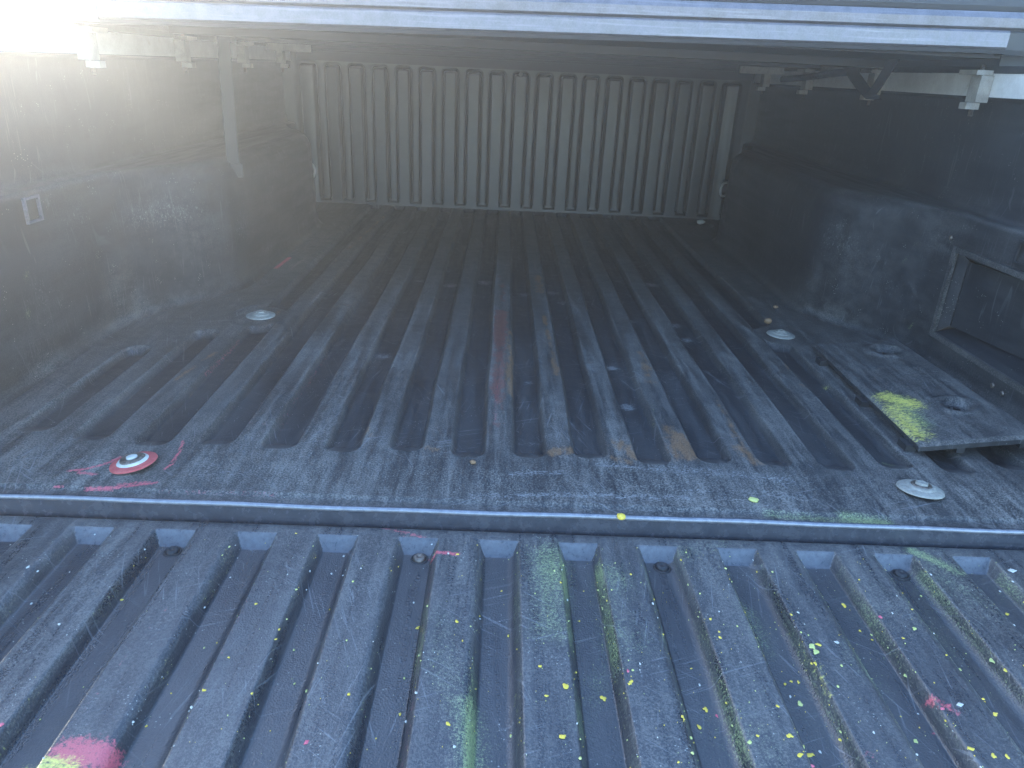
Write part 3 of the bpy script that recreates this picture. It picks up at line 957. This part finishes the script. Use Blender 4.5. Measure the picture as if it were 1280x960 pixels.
# ------------------------------------------------------------------ loose access panel lying on the floor
_fl, _nl, _fr = at(1016, 429, 2, .019), at(1150, 556, 2, .019), at(1120, 422, 2, .036)
_r2 = at(1280, 527, 2, .036)
_nr = _fr + (_r2 - _fr) * ((_fl - _nl)[1] / (_fr - _r2)[1] * .985)
pc = [_nl, _nr, _fr, _fl]
PAN = empty('access_panel', tuple(pc[0]), 'loose black plastic cover plate smeared with yellow paint, lying beside the pocketed wall', 'cover plate')
nu, nv = 70, 150
u, v = np.meshgrid(np.linspace(0, 1, nu), np.linspace(0, 1, nv))
Pt = ((1 - u) * (1 - v))[..., None] * pc[0] + (u * (1 - v))[..., None] * pc[1] + (u * v)[..., None] * pc[2] + ((1 - u) * v)[..., None] * pc[3]
nrm = np.cross(pc[1] - pc[0], pc[3] - pc[0]); nrm /= np.linalg.norm(nrm)
hgt = np.zeros_like(u)
hol = []
for px, py in ((1107, 439), (1197, 507)):
    d = FW + RT * (px - 640) / FPX - UP * (py - 480) / FPX
    t = ((pc[0] - CAM) @ nrm) / (d @ nrm)
    h0 = CAM + d * t
    hol.append(h0)
    rr_ = np.linalg.norm(Pt - h0, axis=2)
    hgt += .0035 * np.exp(-((rr_ - .030) / .006) ** 2) - .0085 * (1 - sstep((rr_ - .012) / .012))
ed = np.minimum(np.minimum(u * .165, (1 - u) * .165), np.minimum(v * .41, (1 - v) * .41))
hgt += -.004 * (1 - sstep(ed / .006)) + .0008 * (vnoise(u * 7, v * 15, 71) - .5)
Pt2 = Pt + hgt[..., None] * nrm
Ap = {'dust': np.clip(.55 + .3 * (vnoise(u * 9, v * 30, 72) - .3), 0, 1)}


def panel_stroke(pts, wd):
    best = np.full(u.shape, 9.0)
    q = []
    for px, py in pts:
        d = FW + RT * (px - 640) / FPX - UP * (py - 480) / FPX
        q.append(CAM + d * (((pc[0] - CAM) @ nrm) / (d @ nrm)))
    if len(q) == 1:
        q.append(q[0] + 1e-5)
    for a, b_ in zip(q[:-1], q[1:]):
        dd = b_ - a
        t = np.clip(((Pt - a) @ dd) / (dd @ dd), 0, 1)
        best = np.minimum(best, np.linalg.norm(Pt - a - t[..., None] * dd, axis=2))
    return 1 - sstep(best / wd)


yl = np.maximum(1.15 * panel_stroke([(1112, 497), (1138, 505)], .050), 1.0 * panel_stroke([(1118, 510), (1145, 542)], .050))
yl = np.maximum(yl, .9 * panel_stroke([(1090, 496), (1110, 489)], .008))
Ap['yellow'] = yl
Ap['green'] = np.maximum(.8 * panel_stroke([(1125, 500), (1150, 530)], .05), .0)
Ap['chalk'] = np.maximum(.5 * panel_stroke([(1090, 460), (1140, 470)], .05), .6 * panel_stroke([(1180, 522), (1200, 530)], .012))
Ap['rust'] = .6 * panel_stroke([(1170, 455), (1215, 485)], .006)
lab = np.zeros((nv - 1, nu - 1), int)
org = pc[0]
grid_parts(Pt2, lab, lambda k: 'plate', LINER, lambda k: PAN, Ap, origin=org)
# rim skirt and underside
lowv = []
ring = [(0, j) for j in range(nu)] + [(i, nu - 1) for i in range(1, nv)] + [(nv - 1, j) for j in range(nu - 2, -1, -1)] + [(i, 0) for i in range(nv - 2, 0, -1)]
V = [Pt2[i, j] - org for i, j in ring] + [Pt[i, j] - nrm * .011 - org for i, j in ring]
n_ = len(ring)
F = [(i, i + n_, (i + 1) % n_ + n_, (i + 1) % n_) for i in range(n_)]
mesh_obj('rim', V, F, LINER, PAN, False)
V = [Pt[i, j] - nrm * .009 - org for i, j in ((1, 1), (1, nu - 2), (nv - 2, nu - 2), (nv - 2, 1))]
mesh_obj('underside', V, [(3, 2, 1, 0)], BLACK, PAN, False)
for h0 in hol:
    o = lathe('hole_cup', [(.0130, -.0065), (.0115, -.0076), (.0105, -.014), (0, -.014)], BLACK, PAN, 24)
    o.location = h0 - org
    o2 = box_obj('hole_post', (-.0032, -.0045, -.015), (.0032, .0045, -.004), BLACK, o, .0008)
for tv, uu in ((.42, -1), (.85, -1), (.06, -1)):
    p = pc[0] * (1 - tv) + pc[3] * tv - org
    box_obj('clip', (p[0] - .011, p[1] - .012, -.019), (p[0] + .004, p[1] + .012, -.009), BLACK, PAN, .002)
for t in (.35, .86):
    p = pc[0] * (1 - t) + pc[1] * t - org
    box_obj('clip', (p[0] - .006, p[1] + .001, p[2] - .019), (p[0] + .006, p[1] + .008, p[2] - .009), BLACK, PAN, .001)

# ------------------------------------------------------------------ tonneau cover, rolled back from the tail end
TON = empty('tonneau_cover', (XC, .62, .52), 'black tonneau cover with pale metal rear bar and clamped side rails', 'tonneau cover')
TY = .62
tilt = lambda x: (x + 0.0) * .0135


def tpart(name, prof, x0, x1, m, n=24, parent=TON):
    o = sweep_x(name, prof, x0, x1, m, parent, n, zoff=tilt)
    for vtx in o.data.vertices:
        vtx.co.y -= 0
    return o


# profiles are relative to (TY, .52): (y, z)
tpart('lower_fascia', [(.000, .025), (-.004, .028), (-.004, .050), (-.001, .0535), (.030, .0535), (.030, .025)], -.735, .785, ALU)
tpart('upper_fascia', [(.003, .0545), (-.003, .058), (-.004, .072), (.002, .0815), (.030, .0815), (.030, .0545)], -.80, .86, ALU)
tpart('top_fold', [(.004, .0825), (.001, .090), (.004, .104), (.020, .116), (.060, .120), (.060, .0825)], -.80, .86, VINYL)
tpart('seal_strip', [(.003, .018), (.001, .0245), (.030, .0245), (.030, .018)], -.80, .80, BLACK)
tpart('end_cap', [(.000, .020), (-.003, .024), (-.003, .050), (.000, .0535), (.030, .0535), (.030, .020)], -.815, -.737, ALU, 4)
tpart('end_cap', [(.004, .016), (.002, .024), (.002, .050), (.004, .0535), (.030, .0535), (.030, .016)], .787, .86, BLACK, 4)
# cover sheet over the rest of the bed
box_obj('cover_sheet', (-.80, .031, .022), (.80, 1.46, .040), VINYL, TON, .004)
# cross bows under the sheet, with end brackets
for yb, zb, hw in ((.28, .004, .74), (.62, .002, .72), (1.02, -.004, .70), (1.30, -.008, .72)):
    o = box_obj('bow', (-hw, yb, zb), (hw, yb + .055, zb + .0155), BLACK, TON, .003)
    for sgn in (-1, 1):
        if yb < 1.25 and yb > .9:
            box_obj('bow_bracket', (sgn * hw - .065, yb - .012, zb - .010), (sgn * hw + .065, yb - .002, zb + .010), CLAMP, TON, .002)
# front header over the bulkhead
box_obj('header', (-.78, 1.395, -.035), (.80, 1.43, .018), BLACK, TON, .006)
# a few bright rivets and slits along the underside
for px, py in ((681, 61), (734, 62)):
    p = at(px, py, 1, TY + .30)
    o = lathe('rivet', [(0, .0025), (.0025, .002), (.0035, 0)], ALU, TON, 10)
    o.location = (p[0] - XC, p[1] - TY, p[2] - .52); o.rotation_euler = (math.pi / 2, 0, 0)

# side rails and clamps
for sgn in (-1, 1):
    xi = sgn * .800
    lo, hi = (xi, xi + .006) if sgn > 0 else (xi - .006, xi)
    rail = box_obj('side_rail', (lo, -.50, -.0405), (hi, 1.40, -.002), RAILALU, TON, .001)
    lo, hi = (xi + .0065, xi + .08) if sgn > 0 else (xi - .08, xi - .0065)
    box_obj('rail_body', (lo, -.50, -.0415), (hi, 1.44, -.002), BLACK, TON, .001)
    lo, hi = (xi - .002, xi + .08) if sgn > 0 else (xi - .08, xi + .002)
    box_obj('rail_top', (lo, -.50, -.0015), (hi, 1.40, .010), BLACK, TON, .002)
    lo, hi = (xi + .004, xi + .05) if sgn > 0 else (xi - .05, xi - .004)
    box_obj('sun_block_flap', (lo, .034, .0105), (hi, 1.45, .036), VINYL, TON, .002)  # added strip that stops sun leaking between rail and cover
    for yc0 in (.05, .46, .87, 1.24):
        cl = empty('clamp', (xi - sgn * .001, yc0, -.018), parent=TON)
        s = -sgn
        box_obj('clamp_body', (min(0, s * .022), -.020, -.032), (max(0, s * .022), .012, .012), CLAMP, cl, .003)
        box_obj('clamp_head', (min(0, s * .030), -.016, .013), (max(0, s * .030), .040, .021), CLAMP, cl, .002)
        box_obj('clamp_foot', (min(s * .010, s * .034), -.016, -.044), (max(s * .010, s * .034), .006, -.033), CLAMP, cl, .003)
        tube('clamp_screw', [(s * .015, -.004, -.056), (s * .015, -.004, .030)], .004, STEELDK, cl, 8)

# ------------------------------------------------------------------ hanging straps
p0, p1 = at(279, 60, 0, -.60), at(298, 221, 0, -.60)
yS = (p0[1] + p1[1]) / 2
zb = p1[2]
pts = [(-.60, yS, .535), (-.602, yS, .47), (-.605, yS + .002, .38), (-.606, yS, .30), (-.605, yS - .003, zb)]
S1 = empty('hanging_strap', (-.60, yS, .535), 'flat webbing strap hanging straight down from the cover over the wheel arch', 'strap')
ribbon('webbing', [Vector(p) - Vector((-.60, yS, .535)) for p in pts], (0.6, .8, 0), .030, .002, WEB, S1)
ribbon('folded_end', [(-.002 + .003, -.006, zb - .535 + .030), (.001, -.007, zb - .535 + .0)], (0.6, .8, 0), .032, .005, WEB, S1)

yS = 1.02
S2 = empty('looped_strap', (.74, yS, .52), 'black strap bunched in a V-shaped loop below the side rail of the cover', 'strap')


def rel2(px, py):
    return Vector(at(px, py, 0, .74)) - Vector((.74, yS, .52))


ribbon('strap_tail', [rel2(1058, 72), rel2(1066, 92), rel2(1080, 112), rel2(1092, 124)], (-.3, .95, 0), .045, .003, VINYL, S2)
ribbon('strap_tail', [rel2(1118, 74), rel2(1108, 90), rel2(1098, 106), rel2(1086, 122)], (-.3, .95, 0), .026, .003, VINYL, S2)
tube('pull_rod', [rel2(978, 99), rel2(1005, 97), rel2(1040, 92), rel2(1062, 90)], .008, BLACK, S2, 10)

# ------------------------------------------------------------------ small debris
def chip(name, px, py, r, m, label, cat, plane=0.0, tall=.5, seed=1):
    p = at(px, py, 2, plane)
    bm = bmesh.new()
    bmesh.ops.create_icosphere(bm, subdivisions=2, radius=r)
    rr = random.Random(seed)
    for vtx in bm.verts:
        k = 1 + .35 * (rr.random() - .5)
        vtx.co.x *= k; vtx.co.y *= k * .9; vtx.co.z *= k * tall
    lowz = min(vtx.co.z for vtx in bm.verts)
    for vtx in bm.verts:
        vtx.co.z -= lowz
    o = bm_obj(name, bm, m, None, True)
    o.location = (p[0], p[1], plane - .0005)
    o.rotation_euler[2] = rr.random() * 6
    o['label'] = label; o['category'] = cat
    return o


chip('mud_clod', 959, 404, .009, MUD, 'small orange brown clod of dirt touching the bolt ahead of the cover plate', 'dirt', 0, .7, 3)
chip('pebble', 876, 280, .016, PALEP, 'pale pebble in the dark floor corner at the foot of the ribbed bulkhead', 'pebble', -.004, .5, 4)
chip('paint_flake', 942, 625, .0065, LIMEP, 'pale green paint flake lying flat on the smooth floor margin before the lip', 'paint flake', 0, .18, 5)
chip('paint_flake', 776, 648, .0060, YELP, 'yellow crumb stuck on the edge of the floor lip', 'paint flake', .002, .5, 6)
chip('mud_crumb', 591, 579, .0050, MUD, 'tan crumb of dirt at the end of the red stained rib', 'dirt', 0, .5, 7)
chip('mud_crumb', 969, 385, .006, MUD, 'tiny brown crumb between the wheel arch and the larger clod of dirt', 'dirt', 0, .6, 8)

# ------------------------------------------------------------------ scattering volume added to imitate the lens glare veil
bm = bmesh.new()
box(bm, (-16, -16, -1.9), (16, 16, .75))
hz = bm_obj('glare_haze', bm, bpy.data.materials.new('glare_haze_air'))
hz['kind'] = 'stuff'
hm = hz.data.materials[0]
hm.use_nodes = True
hn = hm.node_tree.nodes
hn.clear()
ho = hn.new('ShaderNodeOutputMaterial')
hv = hn.new('ShaderNodeVolumePrincipled')
hv.inputs['Color'].default_value = (.92, .96, .99, 1)
hv.inputs['Density'].default_value = HAZE_D
hv.inputs['Anisotropy'].default_value = .83
hm.node_tree.links.new(hv.outputs[0], ho.inputs['Volume'])
